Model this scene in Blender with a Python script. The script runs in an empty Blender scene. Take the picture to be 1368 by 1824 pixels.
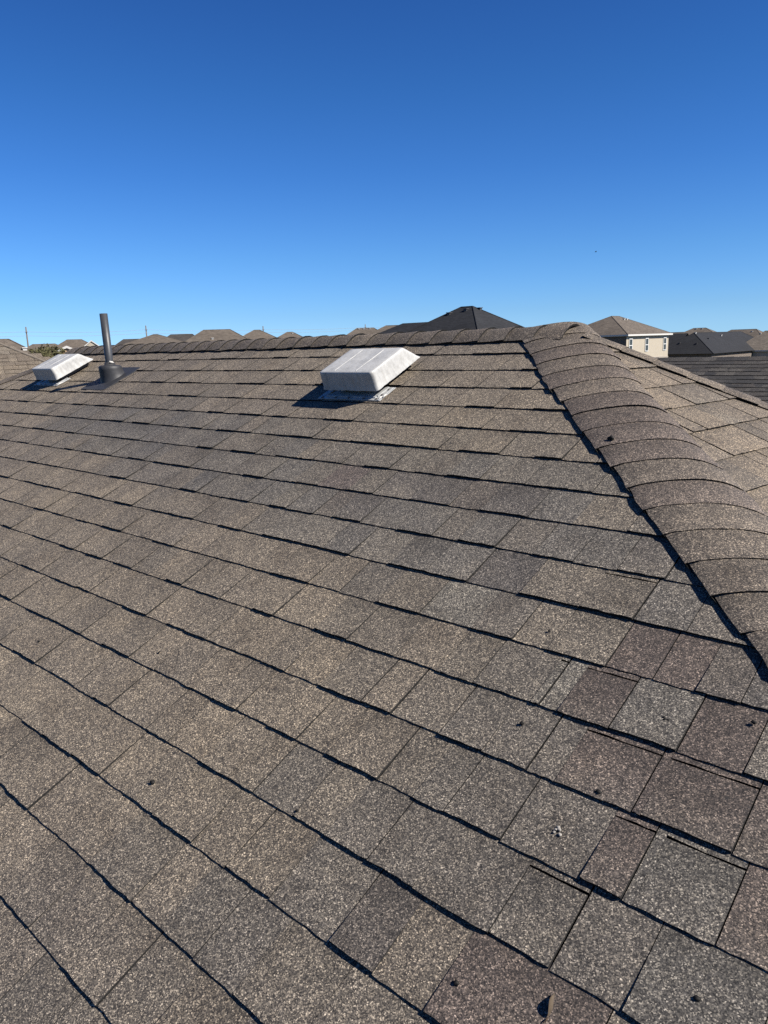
import bpy, math, random
import numpy as np
from mathutils import Vector, Matrix, noise as mnoise

random.seed(7)
SC = bpy.context.scene
COL = SC.collection

# ---------------------------------------------------------------- camera, sky, sun, exposure
cam_d = bpy.data.cameras.new("camera")
cam = bpy.data.objects.new("camera", cam_d)
COL.objects.link(cam)
cam_d.sensor_fit = 'VERTICAL'
cam_d.sensor_height = 36.0
cam_d.lens = 26.85
cam_d.clip_start = 0.05
cam_d.clip_end = 5000
cam.matrix_world = Matrix(((0.731957602, -0.124049232, 0.669962579, 0.0),
                           (0.680665943, 0.177185136, -0.710844077, -2.941973),
                           (-0.030527749, 0.976328436, 0.214128095, 5.534561),
                           (0, 0, 0, 1)))
SC.camera = cam

SUN_DIR = Vector((1.04, 0.330, 1.019)).normalized()
SUN_EL = math.asin(SUN_DIR.z)
SUN_AZ = math.atan2(SUN_DIR.x, SUN_DIR.y)      # from +Y towards +X
world = bpy.data.worlds.new("World")
SC.world = world
world.use_nodes = True
wn = world.node_tree
bg = wn.nodes["Background"]
sky = wn.nodes.new("ShaderNodeTexSky")
sky.sky_type = 'NISHITA'
sky.sun_disc = False
sky.sun_elevation = SUN_EL
sky.sun_rotation = SUN_AZ
sky.altitude = 0
sky.air_density = 1.0
sky.dust_density = 0.0
sky.ozone_density = 3.0
# the phone shows a cleaner blue than the model sky: one correction by height above the horizon, alike all round
tc = wn.nodes.new("ShaderNodeTexCoord")
sz = wn.nodes.new("ShaderNodeSeparateXYZ")
wn.links.new(tc.outputs["Generated"], sz.inputs[0])
cr = wn.nodes.new("ShaderNodeValToRGB")
stops = [(0.0, (.43, .86, 1.75)), (.020, (.42, .785, 1.53)), (.038, (.398, .731, 1.366)), (.105, (.341, .683, 1.213)), (.20, (.251, .588, 1.115)),
         (.286, (.209, .54, 1.02)), (.364, (.185, .485, .963)), (1.0, (.12, .35, .78))]
while len(cr.color_ramp.elements) < len(stops): cr.color_ramp.elements.new(.5)
for e_, (p_, c_) in zip(cr.color_ramp.elements, stops): e_.position = p_; e_.color = (*c_, 1)
wn.links.new(sz.outputs[2], cr.inputs[0])
mx = wn.nodes.new("ShaderNodeMix"); mx.data_type = 'RGBA'; mx.blend_type = 'MULTIPLY'; mx.inputs[0].default_value = 1.0
wn.links.new(sky.outputs[0], mx.inputs[6]); wn.links.new(cr.outputs[0], mx.inputs[7])
wn.links.new(mx.outputs[2], bg.inputs[0])
bg.inputs[1].default_value = 0.05

sun_d = bpy.data.lights.new("sun", 'SUN')
sun_d.energy = 5.0
sun_d.angle = math.radians(0.53)
sun_d.color = (1.0, 0.945, 0.86)
sun = bpy.data.objects.new("sun", sun_d)
COL.objects.link(sun)
sun.rotation_euler = SUN_DIR.to_track_quat('Z', 'Y').to_euler()
sun.location = (30, 10, 40)

SC.view_settings.view_transform = 'Standard'
SC.view_settings.look = 'None'
SC.view_settings.exposure = 1.116
SC.view_settings.gamma = 1.0
SC.view_settings.use_curve_mapping = False
SC.cycles.use_denoising = False


# ---------------------------------------------------------------- helpers
def tag(o, label=None, cat=None, group=None, kind=None):
    if label: o["label"] = label
    if cat: o["category"] = cat
    if group: o["group"] = group
    if kind: o["kind"] = kind
    return o


def empty(name, loc, rz=0.0):
    o = bpy.data.objects.new(name, None)
    o.empty_display_size = 0.2
    o.location = loc
    o.rotation_euler = (0, 0, rz)
    COL.objects.link(o)
    return o


class MB:
    """collects faces, per vertex tones and material slots; build() links them as one mesh object"""
    def __init__(self):
        self.v, self.f, self.m, self.c, self.s = [], [], [], [], []

    def vert(self, p, c=(1, 1, 1)):
        self.v.append((p[0], p[1], p[2]))
        self.c.append((c[0], c[1], c[2], 1.0))
        return len(self.v) - 1

    def face(self, idx, m=0, smooth=False):
        self.f.append(tuple(idx)); self.m.append(m); self.s.append(smooth)

    def poly(self, pts, m=0, c=(1, 1, 1)):
        self.face([self.vert(p, c) for p in pts], m)

    def box(self, lo, hi, m=0, R=None, O=(0, 0, 0)):
        q = []
        for z in (lo[2], hi[2]):
            for x, y in ((lo[0], lo[1]), (hi[0], lo[1]), (hi[0], hi[1]), (lo[0], hi[1])):
                p = Vector((x, y, z))
                if R is not None: p = R @ p
                q.append(self.vert(p + Vector(O)))
        for f in ((3, 2, 1, 0), (4, 5, 6, 7), (0, 1, 5, 4), (1, 2, 6, 5), (2, 3, 7, 6), (3, 0, 4, 7)):
            self.face([q[i] for i in f], m)

    def tube(self, pts, rad, n=10, m=0, caps=True, smooth=True):
        """round bar through the points; rad a number or one per point"""
        pts = [Vector(p) for p in pts]
        if not hasattr(rad, "__len__"): rad = [rad] * len(pts)
        rings = []
        for i, p in enumerate(pts):
            d = (pts[min(i + 1, len(pts) - 1)] - pts[max(i - 1, 0)])
            if d.length < 1e-9: d = Vector((0, 0, 1))
            d.normalize()
            a = d.cross(Vector((0, 1, 0)) if abs(d.y) < .9 else Vector((1, 0, 0))).normalized()
            b = d.cross(a)
            rings.append([self.vert(p + (a * math.cos(6.28318 * k / n) + b * math.sin(6.28318 * k / n)) * rad[i]) for k in range(n)])
        for r0, r1 in zip(rings, rings[1:]):
            for k in range(n):
                self.face((r0[k], r0[(k + 1) % n], r1[(k + 1) % n], r1[k]), m, smooth)
        if caps:
            self.face(rings[0][::-1], m); self.face(rings[-1], m)
        return rings

    def build(self, name, mats, parent=None, tones=False):
        me = bpy.data.meshes.new(name)
        me.from_pydata(self.v, [], self.f)
        if not isinstance(mats, (list, tuple)): mats = [mats]
        for m in mats: me.materials.append(m)
        if len(mats) > 1: me.polygons.foreach_set("material_index", self.m)
        me.polygons.foreach_set("use_smooth", self.s)
        if tones:
            a = me.color_attributes.new("tone", 'FLOAT_COLOR', 'POINT')
            a.data.foreach_set("color", np.array(self.c, dtype=np.float32).ravel())
        me.update()
        o = bpy.data.objects.new(name, me)
        COL.objects.link(o)
        if parent is not None: o.parent = parent
        return o

    def merge(self, other):
        k = len(self.v)
        self.v += other.v; self.c += other.c; self.m += other.m; self.s += other.s
        self.f += [tuple(i + k for i in f) for f in other.f]


# ---------------------------------------------------------------- materials
ALB = .72                      # the scene is exposed for dark roofing, so base colours stay low


class N:
    def __init__(self, name):
        self.mat = bpy.data.materials.new(name)
        self.mat.use_nodes = True
        self.t = self.mat.node_tree
        self.b = self.t.nodes["Principled BSDF"]

    def n(self, typ, **kw):
        x = self.t.nodes.new(typ)
        for k, v in kw.items():
            if k.startswith("i_"):
                x.inputs[int(k[2:]) if k[2:].isdigit() else k[2:]].default_value = v
            else: setattr(x, k, v)
        return x

    def l(self, a, b): self.t.links.new(a, b)

    def pos(self, scale=None):
        g = self.n("ShaderNodeNewGeometry").outputs["Position"]
        if scale is None: return g
        mp = self.n("ShaderNodeMapping"); self.l(g, mp.inputs[0]); mp.inputs["Scale"].default_value = scale
        return mp.outputs[0]

    def noise(self, vec, scale, detail=3, rough=.55):
        x = self.n("ShaderNodeTexNoise"); x.inputs["Scale"].default_value = scale
        x.inputs["Detail"].default_value = detail; x.inputs["Roughness"].default_value = rough
        self.l(vec, x.inputs["Vector"]); return x.outputs["Fac"]

    def ramp(self, fac, stops, interp='LINEAR'):
        r = self.n("ShaderNodeValToRGB"); r.color_ramp.interpolation = interp
        e = r.color_ramp.elements
        while len(e) < len(stops): e.new(0.5)
        for i, (p, c) in enumerate(stops):
            e[i].position = p
            e[i].color = (c, c, c, 1) if not hasattr(c, "__len__") else (c[0], c[1], c[2], 1)
        self.l(fac, r.inputs[0]); return r.outputs[0]

    def mul(self, a, b, f=1.0):
        x = self.n("ShaderNodeMix", data_type='RGBA', blend_type='MULTIPLY'); x.inputs[0].default_value = f
        for s, k in ((a, 6), (b, 7)):
            if hasattr(s, "is_linked"): self.l(s, x.inputs[k])
            else: x.inputs[k].default_value = (s[0], s[1], s[2], 1)
        return x.outputs[2]

    def mix(self, a, b, f):
        x = self.n("ShaderNodeMix", data_type='RGBA')
        if hasattr(f, "is_linked"): self.l(f, x.inputs[0])
        else: x.inputs[0].default_value = f
        for s, k in ((a, 6), (b, 7)):
            if hasattr(s, "is_linked"): self.l(s, x.inputs[k])
            else: x.inputs[k].default_value = (s[0], s[1], s[2], 1)
        return x.outputs[2]

    def bump(self, h, strength, dist=.002, normal=None):
        b = self.n("ShaderNodeBump"); b.inputs["Strength"].default_value = strength; b.inputs["Distance"].default_value = dist
        self.l(h, b.inputs["Height"])
        if normal is not None: self.l(normal, b.inputs["Normal"])
        return b.outputs[0]


def flat_mat(name, col, rough=.6, spec=.3, var=.0, vscale=3.0, bump=0, bscale=40):
    col = tuple(x * ALB for x in col)
    m = N(name)
    m.b.inputs["Roughness"].default_value = rough
    m.b.inputs["Specular IOR Level"].default_value = spec
    if var:
        f = m.noise(m.pos(), vscale, 5, .65)
        c = m.ramp(f, [(.25, tuple(x * (1 - var) for x in col)), (.75, tuple(min(1, x * (1 + var)) for x in col))])
        m.l(c, m.b.inputs["Base Color"])
    else: m.b.inputs["Base Color"].default_value = (*col, 1)
    if bump: m.l(m.bump(m.noise(m.pos(), bscale, 4), bump, .004), m.b.inputs["Normal"])
    return m.mat


def granule_mat():
    """mineral granules of three sizes over the tone each shingle carries"""
    m = N("mineral_granules")
    p = m.pos()
    at = m.n("ShaderNodeAttribute", attribute_name="tone").outputs["Color"]
    # each granule has its own shade
    v1 = m.n("ShaderNodeTexVoronoi"); v1.inputs["Scale"].default_value = 530; m.l(p, v1.inputs["Vector"])
    s1 = m.n("ShaderNodeSeparateColor"); m.l(v1.outputs["Color"], s1.inputs[0])
    g1 = m.ramp(s1.outputs[0], [(0, (.16, .155, .16)), (.30, (.46, .445, .44)), (.60, (.90, .87, .83)), (.83, (1.45, 1.38, 1.24)), (.94, (2.6, 2.46, 2.2)), (1, (4.0, 3.8, 3.4))])
    v2 = m.n("ShaderNodeTexVoronoi"); v2.inputs["Scale"].default_value = 250; m.l(p, v2.inputs["Vector"])
    s2 = m.n("ShaderNodeSeparateColor"); m.l(v2.outputs["Color"], s2.inputs[0])
    g2 = m.ramp(s2.outputs[1], [(0, .74), (.5, .98), (.85, 1.12), (1, 1.45)])
    n3 = m.noise(p, 55, 3, .6)
    g3 = m.ramp(n3, [(.3, .87), (.7, 1.13)])
    # loss of granules and dirt: bigger irregular stains
    n4 = m.noise(p, 7.5, 5, .65)
    g4 = m.ramp(n4, [(.28, (.74, .72, .70)), (.5, (1, 1, 1)), (.75, (1.12, 1.10, 1.06))])
    n5 = m.noise(p, 1.1, 3, .5)
    g5 = m.ramp(n5, [(.3, (.88, .88, .9)), (.7, (1.1, 1.08, 1.03))])
    c = m.mul(m.mul(at, (.628, .632, .632)), g1); c = m.mul(c, g2); c = m.mul(c, g3); c = m.mul(c, g4); c = m.mul(c, g5)
    # a few spots of bare asphalt
    n6 = m.noise(p, 34, 6, .75)
    bare = m.ramp(n6, [(.645, 0), (.68, 1)])
    c = m.mix(c, (.022, .02, .019), bare)
    m.l(c, m.b.inputs["Base Color"])
    m.b.inputs["Roughness"].default_value = .78
    m.b.inputs["Specular IOR Level"].default_value = .35
    b1 = m.bump(v1.outputs["Distance"], -.55, .0016)
    b2 = m.bump(n3, .5, .004, b1)
    m.l(b2, m.b.inputs["Normal"])
    return m.mat


def asphalt_mat():
    m = N("asphalt_edge")
    f = m.noise(m.pos(), 120, 4, .7)
    m.l(m.ramp(f, [(.35, (.008, .008, .008)), (.62, (.018, .017, .016)), (.8, (.07, .065, .06))]), m.b.inputs["Base Color"])
    m.b.inputs["Roughness"].default_value = .8
    m.b.inputs["Specular IOR Level"].default_value = .15
    return m.mat


def far_shingle_mat(name, col, row=.08):
    """roofing too far off to pick single shingles: mottled rows"""
    col = tuple(x * ALB for x in col)
    m = N(name)
    p = m.pos()
    sx = m.n("ShaderNodeSeparateXYZ"); m.l(p, sx.inputs[0])
    # blotches one shingle big: cells stretched along the row
    v = m.n("ShaderNodeTexVoronoi"); v.inputs["Scale"].default_value = 1.0
    m.l(m.pos((3.2, 3.2, 15)), v.inputs["Vector"])
    s = m.n("ShaderNodeSeparateColor"); m.l(v.outputs["Color"], s.inputs[0])
    a = m.ramp(s.outputs[0], [(0, .78), (.5, 1.0), (1, 1.22)])
    b = m.ramp(m.noise(p, .45, 4, .6), [(.3, .86), (.7, 1.14)])
    c = m.mul(m.mul((*col,), a), b)
    m.l(c, m.b.inputs["Base Color"])
    w = m.n("ShaderNodeMath", operation='MULTIPLY'); m.l(sx.outputs[2], w.inputs[0]); w.inputs[1].default_value = 1 / row
    fr = m.n("ShaderNodeMath", operation='FRACT'); m.l(w.outputs[0], fr.inputs[0])
    m.l(m.bump(fr.outputs[0], .6, .02), m.b.inputs["Normal"])
    m.b.inputs["Roughness"].default_value = .85
    m.b.inputs["Specular IOR Level"].default_value = .2
    return m.mat


def hood_mat():
    m = N("weathered_white_plastic")
    p = m.pos()
    st = m.noise(m.pos((9, 9, 9)), 1.0, 6, .7)
    c = m.ramp(st, [(.28, (.235, .235, .23)), (.45, (.33, .33, .322)), (.7, (.385, .385, .375))])
    fine = m.noise(p, 90, 3, .6)
    c = m.mul(c, m.ramp(fine, [(.3, .9), (.7, 1.05)]))
    tcx = m.n("ShaderNodeTexCoord").outputs["Object"]
    mp = m.n("ShaderNodeMapping"); m.l(tcx, mp.inputs[0]); mp.inputs["Scale"].default_value = (95, 95, 7)
    c = m.mul(c, m.ramp(m.noise(mp.outputs[0], 1.0, 4, .7), [(.32, (.84, .83, .81)), (.55, (1, 1, 1))]))
    m.l(c, m.b.inputs["Base Color"])
    m.b.inputs["Roughness"].default_value = .5
    m.b.inputs["Specular IOR Level"].default_value = .4
    m.l(m.bump(m.noise(p, 14, 3), .12, .003), m.b.inputs["Normal"])
    return m.mat


def siding_mat(name, col, row=.18):
    col = tuple(x * ALB for x in col)
    m = N(name)
    p = m.pos()
    sx = m.n("ShaderNodeSeparateXYZ"); m.l(p, sx.inputs[0])
    w = m.n("ShaderNodeMath", operation='MULTIPLY'); m.l(sx.outputs[2], w.inputs[0]); w.inputs[1].default_value = 1 / row
    fr = m.n("ShaderNodeMath", operation='FRACT'); m.l(w.outputs[0], fr.inputs[0])
    m.l(m.bump(fr.outputs[0], 1.0, .03), m.b.inputs["Normal"])
    m.l(m.ramp(m.noise(p, 1.3, 4), [(.3, tuple(x * .93 for x in col)), (.7, col)]), m.b.inputs["Base Color"])
    m.b.inputs["Roughness"].default_value = .6
    return m.mat


def brick_mat(name, c1, c2):
    c1 = tuple(x * ALB for x in c1); c2 = tuple(x * ALB for x in c2)
    m = N(name)
    g = m.n("ShaderNodeNewGeometry")
    sx = m.n("ShaderNodeSeparateXYZ"); m.l(g.outputs["Position"], sx.inputs[0])
    ad = m.n("ShaderNodeMath", operation='ADD'); m.l(sx.outputs[0], ad.inputs[0]); m.l(sx.outputs[1], ad.inputs[1])
    cb = m.n("ShaderNodeCombineXYZ"); m.l(ad.outputs[0], cb.inputs[0]); m.l(sx.outputs[2], cb.inputs[1])
    b = m.n("ShaderNodeTexBrick"); m.l(cb.outputs[0], b.inputs["Vector"])
    b.inputs["Scale"].default_value = 4.5
    b.inputs["Color1"].default_value = (*c1, 1); b.inputs["Color2"].default_value = (*c2, 1)
    b.inputs["Mortar"].default_value = (.22, .21, .19, 1)
    m.l(b.outputs["Color"], m.b.inputs["Base Color"])
    m.b.inputs["Roughness"].default_value = .85
    return m.mat


M = {}
M['gran'] = granule_mat()
M['edge'] = asphalt_mat()
M['deck'] = flat_mat("roofing_felt", (.012, .012, .012), .9, .1)
M['hood'] = hood_mat()
M['flange'] = flat_mat("galvanised_flange", (.40, .405, .40), .38, .5, .25, 30, .2, 60)
M['nail'] = flat_mat("nail_steel", (.12, .11, .10), .5, .4)
M['sealant'] = flat_mat("pale_sealant", (.62, .60, .56), .7, .2, .15, 60)
M['throat'] = flat_mat("dark_sheet_metal", (.06, .06, .065), .5, .4)
M['pvc'] = flat_mat("painted_grey_pipe", (.046, .049, .055), .45, .35, .25, 9, .1, 80)
M['boot'] = flat_mat("dark_boot", (.035, .036, .040), .55, .3, .3, 20, .15, 60)
M['tar'] = flat_mat("tar", (.014, .013, .012), .7, .2, .4, 80)
M['chalk'] = flat_mat("chalky_grit", (.34, .315, .28), .9, .1, .4, 120)
M['leaf'] = flat_mat("dry_leaf", (.075, .055, .036), .7, .25, .4, 90)
M['white'] = flat_mat("white_trim", (.62, .605, .57), .55, .3, .05)
M['glass'] = flat_mat("window_glass", (.05, .07, .08), .08, .6)
M['screen'] = flat_mat("window_frame_white", (.74, .74, .72), .5)
M['cream'] = siding_mat("cream_siding", (.55, .485, .385))
M['darkbrick'] = brick_mat("brown_brick", (.085, .06, .045), (.13, .095, .07))
M['greybrick'] = brick_mat("grey_brick", (.30, .26, .21), (.40, .35, .29))
M['tanbrick'] = brick_mat("tan_brick", (.36, .22, .12), (.44, .28, .16))
M['stucco'] = flat_mat("pale_stucco", (.50, .45, .38), .85, .1, .06)
M['concrete'] = flat_mat("concrete", (.34, .33, .31), .9, .1, .12, .6)
M['pole'] = flat_mat("weathered_pole", (.16, .14, .125), .85, .1, .2, 3)
M['wire'] = flat_mat("cable", (.30, .32, .35), .5, .3)
M['roof_tan'] = far_shingle_mat("tan_roofing", (.155, .132, .108))
M['roof_brown'] = far_shingle_mat("brown_roofing", (.115, .096, .078))
M['roof_black'] = far_shingle_mat("charcoal_roofing", (.020, .021, .024))
M['roof_dark'] = far_shingle_mat("dark_grey_roofing", (.055, .049, .045))
M['bird'] = flat_mat("dark_feathers", (.02, .02, .022), .8)
M['bark'] = flat_mat("bark", (.07, .05, .035), .9, .1, .3, 14)
M['grassmat'] = flat_mat("dry_lawn", (.10, .095, .045), .95, .05, .35, .25)
M['bush'] = flat_mat("olive_leaves", (.085, .080, .036), .8, .2, .4, 3)
M['road'] = flat_mat("asphalt_road", (.055, .055, .055), .9, .1, .15, 2)

# ---------------------------------------------------------------- our roof: geometry of its planes
C = 0.145                      # exposure of one course
PITCH = math.radians(25.0)
CP, SP = math.cos(PITCH), math.sin(PITCH)
TR, ZR = -4.95, 5.6            # course coordinate and height of the ridge
S_APEX, S_LEFT = -11.46, -40.3  # where the hips would meet t = TR
TG = -4.55                      # course coordinate of the real ridge line
AL, BE = 0.4375, -0.038        # slope of the right hip face
N_MAIN = Vector((0, -SP, CP))
N_FAC = Vector((AL, BE, 1)).normalized()
ZE = 3.30                      # eave height
T_EAVE = TR + (ZR - ZE) / (SP * C)


def P(s, t, z=0.0):            # s along the ridge, t down the slope (courses), z off the plane (metres)
    q = (t - TR) * C
    return Vector((s * C, -q * CP, ZR - q * SP)) + N_MAIN * z


def s_right(t): return S_APEX + .887 * (t - TR)
def s_left(t): return S_LEFT - .82 * (t - TR)


APEX = P(s_right(TG), TG)
LAPEX = P(s_left(TG), TG)
H_FR = Vector((.887, -.9063, -.4226))     # hip lines: front right, back right, front left, back left
H_BR = Vector((1, .25, -.428))
H_FL = Vector((-.82, -.9063, -.4226))
H_BL = Vector((-1, .301, -.515))
AFAC = P(-12.2, TR) + Vector((0, 0, .0466))
SLF = math.hypot(AL, BE)
GD = Vector((AL / SLF, BE / SLF, 0)); HD = Vector((-BE / SLF, AL / SLF, 0))


def F(u, v, z=0.0):            # right hip face: u down the slope, v across (courses)
    x = u * C / math.sqrt(1 + SLF * SLF); y = v * C
    return AFAC + GD * x + HD * y + Vector((0, 0, -SLF * x)) + N_FAC * z


def v_on(u, d):                # where the hip line along d crosses course u of that face
    x = u * C / math.sqrt(1 + SLF * SLF)
    p0 = APEX - AFAC
    k = (x - p0.dot(GD)) / d.dot(GD)
    return (p0.dot(HD) + k * d.dot(HD)) / C


def bow(s, t):                 # courses were not laid dead straight
    s = min(0, max(-44, s)); t = min(15, max(-5, t))
    return .00896 + .0017738 * s + 9.912e-5 * s * s - .0101547 * t + .00070066 * t * t - .00020519 * s * t


house = empty("shingled_house", (APEX.x - 2, -3.2, 0))
tag(house, "brown shingled hip roof filling the lower picture, with ridge and rounded hip caps", "house")
OFF = Vector(house.location)


def rel(o):                    # keep world coordinates of meshes built in place
    o.matrix_parent_inverse = Matrix.Translation(-OFF)
    return o


# deck under the shingles, walls, eaves
HZ = APEX.z - ZE
cFR = APEX + H_FR * (HZ / .4226)
cBR = APEX + H_BR * (HZ / .428)
cFL = LAPEX + H_FL * (HZ / .4226)
cBL = LAPEX + H_BL * (HZ / .515)
mb = MB()
dz = Vector((0, 0, -.004)); th = Vector((0, 0, -.03))
quads = [(LAPEX, cFL, cFR, APEX), (APEX, cFR, cBR), (APEX, cBR, cBL, LAPEX), (LAPEX, cBL, cFL)]
for q in quads: mb.poly([p + dz for p in q], 0)
mb.poly([p + dz + th for p in (cFR, cFL, cBL, cBR)], 0)
for a, b in ((cFL, cFR), (cFR, cBR), (cBR, cBL), (cBL, cFL)):
    mb.poly([a + dz + th, b + dz + th, b + dz, a + dz], 1)
roof = rel(mb.build("roof", [M['deck'], M['white']], house))
mb = MB()
i_ = .45
xs = (cFL.x + i_, cFR.x - i_); ys = (cFL.y + i_, cBR.y - i_)
mb.box((xs[0], ys[0], 0), (xs[1], ys[1], ZE + .10))
rel(mb.build("wall", M['tanbrick'], house))
mb = MB()
for a, b in ((cFL, cFR), (cFR, cBR), (cBR, cBL), (cBL, cFL)):
    d = (b - a).normalized(); nrm = Vector((d.y, -d.x, 0)) * .02
    mb.poly([a + nrm + Vector((0, 0, -.19)), b + nrm + Vector((0, 0, -.19)), b + nrm + Vector((0, 0, -.012)), a + nrm + Vector((0, 0, -.012))])
    mb.poly([a + Vector((0, 0, -.19)), a + nrm + Vector((0, 0, -.19)), b + nrm + Vector((0, 0, -.19)), b + Vector((0, 0, -.19))])
rel(mb.build("fascia", M['white'], house))

# ---------------------------------------------------------------- shingles of our roof
TONES = [(.215, .185, .150), (.198, .171, .141), (.180, .157, .132), (.162, .144, .124), (.142, .129, .116), (.122, .109, .100), (.130, .107, .097), (.115, .095, .087), (.175, .164, .148), (.142, .133, .122)]


# shingles by the hip whose shade can be read: course, from, to, tone
KNOWN = [(7, -4.7, -4.0, 7), (7, -4.0, -3.4, 6), (7, -3.4, -2.8, 5), (8, -7.1, -6.3, 3), (8, -6.3, -5.35, 4), (8, -5.34, -4.92, 8), (8, -4.92, -4.1, 7), (8, -4.1, -3.3, 9), (8, -3.3, -2.4, 7),
         (9, -6.3, -4.85, 4), (9, -4.85, -4.4, 4), (9, -4.4, -3.4, 6), (9, -3.4, -2.2, 7), (9, -2.2, 0, 7), (10, -5.5, -4.6, 4), (10, -4.6, -3.6, 4), (10, -3.55, -3.0, 6), (10, -3.05, -2.1, 9), (10, -2.1, 0, 6),
         (11, -6, -4.1, 4), (11, -4.1, -2.6, 4), (11, -2.6, -1.4, 9), (6, -5.6, -4.7, 6), (12, -4.3, -2.7, 6)]


def pick_tone(s, t, rnd):
    for (ci, a, b, kk) in KNOWN:
        if ci == round(t + .5) and a <= s <= b:
            c = TONES[kk]; j = rnd.uniform(.97, 1.03)
            return tuple(x * j for x in c)
    g = mnoise.noise(Vector((s * .085 + t * .11, t * .10 - s * .03, 3.3)))     # broad drift between batches
    right = max(0, min(1, (s + 11) / 9)) * max(0, min(1, (t - 4) / 4))
    band = math.exp(-((t - 3.0 - .10 * (s + 20)) / 2.0) ** 2) * max(0, min(1, (s + 36) / 12))   # a greyer batch part way up
    k = .8 - 1.6 * g + rnd.gauss(0, .5 + .8 * right) + 2.2 * right + 2.6 * band + 1.1 * max(0, min(1, (s + 15) / 7))
    if rnd.random() < .04 * right: return TONES[8]
    c = TONES[int(max(0, min(7, round(k))))]
    if band > .4 and rnd.random() < .7:
        c = (c[0] * .95, c[1] * .98, c[2] * 1.02)
    j = rnd.uniform(.93, 1.07)
    return tuple(x * j for x in c)


def slab(pos, a0, a1, b0, b1, z0, T, tone, rnd, clip=None, tone2=None, shade=0.0, nx=6, side=True, g0=.004, org=None):
    """one shingle: spans a0..a1 across and b0..b1 down the slope; thickness T at its lower edge"""
    mb = MB()
    rows = [0, .12, .5, .75, 1.0]
    if nx < 4: rows = [0, .3, 1.0]
    ring = []
    wob = [rnd.uniform(-1, 1) for _ in range(nx + 1)]
    hj = [rnd.uniform(-1, 1) for _ in range(nx + 1)]
    for r, v in enumerate(rows):
        line = []
        for i in range(nx + 1):
            a = a0 + (a1 - a0) * i / nx
            b = b0 + (b1 - b0) * v
            if v == 1: b += wob[i] * .009
            if clip: a = clip(a, b)
            z = z0 + (T - z0) * v + (hj[i] * .0007 if v == 1 else 0)
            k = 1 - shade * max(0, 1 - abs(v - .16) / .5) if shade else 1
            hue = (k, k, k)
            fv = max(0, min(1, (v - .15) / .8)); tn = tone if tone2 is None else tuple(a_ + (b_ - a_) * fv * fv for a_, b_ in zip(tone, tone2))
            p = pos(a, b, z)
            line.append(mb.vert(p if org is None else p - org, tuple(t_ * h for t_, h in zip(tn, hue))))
        ring.append(line)
    for r0, r1 in zip(ring, ring[1:]):
        for i in range(nx):
            mb.face((r0[i], r1[i], r1[i + 1], r0[i + 1]), 0)
    low = []
    for i in range(nx + 1):
        a = a0 + (a1 - a0) * i / nx
        b = b1 + wob[i] * .009 - .012
        if clip: a = clip(a, b)
        p = pos(a, b, max(0.0005, .0012))
        low.append(mb.vert(p if org is None else p - org, tone))
    top = [mb.vert(mb.v[j], tone) for j in ring[-1]]
    for i in range(nx): mb.face((top[i], low[i], low[i + 1], top[i + 1]), 1)
    if side:
        for i in (0, nx):
            tp = [mb.vert(mb.v[l[i]], tone) for l in ring]
            bt = []
            for v in rows:
                a = a0 if i == 0 else a1
                b = b0 + (b1 - b0) * v
                if clip: a = clip(a, b)
                p = pos(a, b, -.001)
                bt.append(mb.vert(p if org is None else p - org, tone))
            for r in range(len(rows) - 1):
                q = (tp[r], bt[r], bt[r + 1], tp[r + 1])
                mb.face(q if i == 0 else q[::-1], 1)
    return mb


# joints read along the nearest courses; the other courses are laid at random
JOINTS = {
    7: [-4.70, -4.01, -3.42, -2.86], 8: [-7.05, -6.36, -5.35, -5.22, -4.92, -4.17, -3.29, -2.5],
    9: [-7.21, -6.28, -4.84, -4.42, -3.41, -2.28], 10: [-10.5, -8.33, -7.66, -6.64, -5.48, -4.62, -3.56, -3.07, -2.1],
    11: [-15.58, -13.84, -12.51, -11.2, -9.6, -8.27, -7.39, -5.97, -4.14, -2.61], 12: [-15.23, -13.24, -11.15, -9.5, -7.72, -5.72, -4.3, -2.7],
    13: [-13.6, -11.8, -9.78, -8.59, -7.14, -5.29, -3.8], 14: [-12.4, -10.73, -8.72, -7.81, -6.94, -5.3], 15: [-11.3, -9.14, -8.16, -6.6]}
# laminated tabs whose upper edge shows as a second line under the butt above: course -> (from, to)
DOUBLE = {7: [(-3.97, -2.86)], 8: [(-5.36, -5.2), (-4.92, -4.17)], 6: [(-5.6, -4.72)], 9: [(-4.42, -3.41), (-3.3, -2.28)], 10: [(-3.56, -3.07), (-2.95, -2.1)], 11: [(-4.14, -3.4)], 12: [(-2.6, -1.6)]}

Rinv = np.array(cam.matrix_world.to_3x3()).T
camp = np.array(cam.matrix_world.translation)


def screen_area(pts):          # rough size in view, to choose which shingles stay single pieces
    q = []
    for p in pts:
        w = Rinv @ (np.array(p) - camp)
        if w[2] > -.2: return 0
        q.append((w[0] / -w[2] * .7457, w[1] / -w[2] * .7457))
    cx_ = sum(a for a, b in q) / len(q); cy_ = sum(b for a, b in q) / len(q)
    if abs(cx_) > .40 or abs(cy_) > .53: return 0
    return abs(sum(q[i][0] * q[i - 1][1] - q[i - 1][0] * q[i][1] for i in range(len(q)))) / 2


pieces = []                    # (area, mesh builder args)
rnd = random.Random(11)


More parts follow.
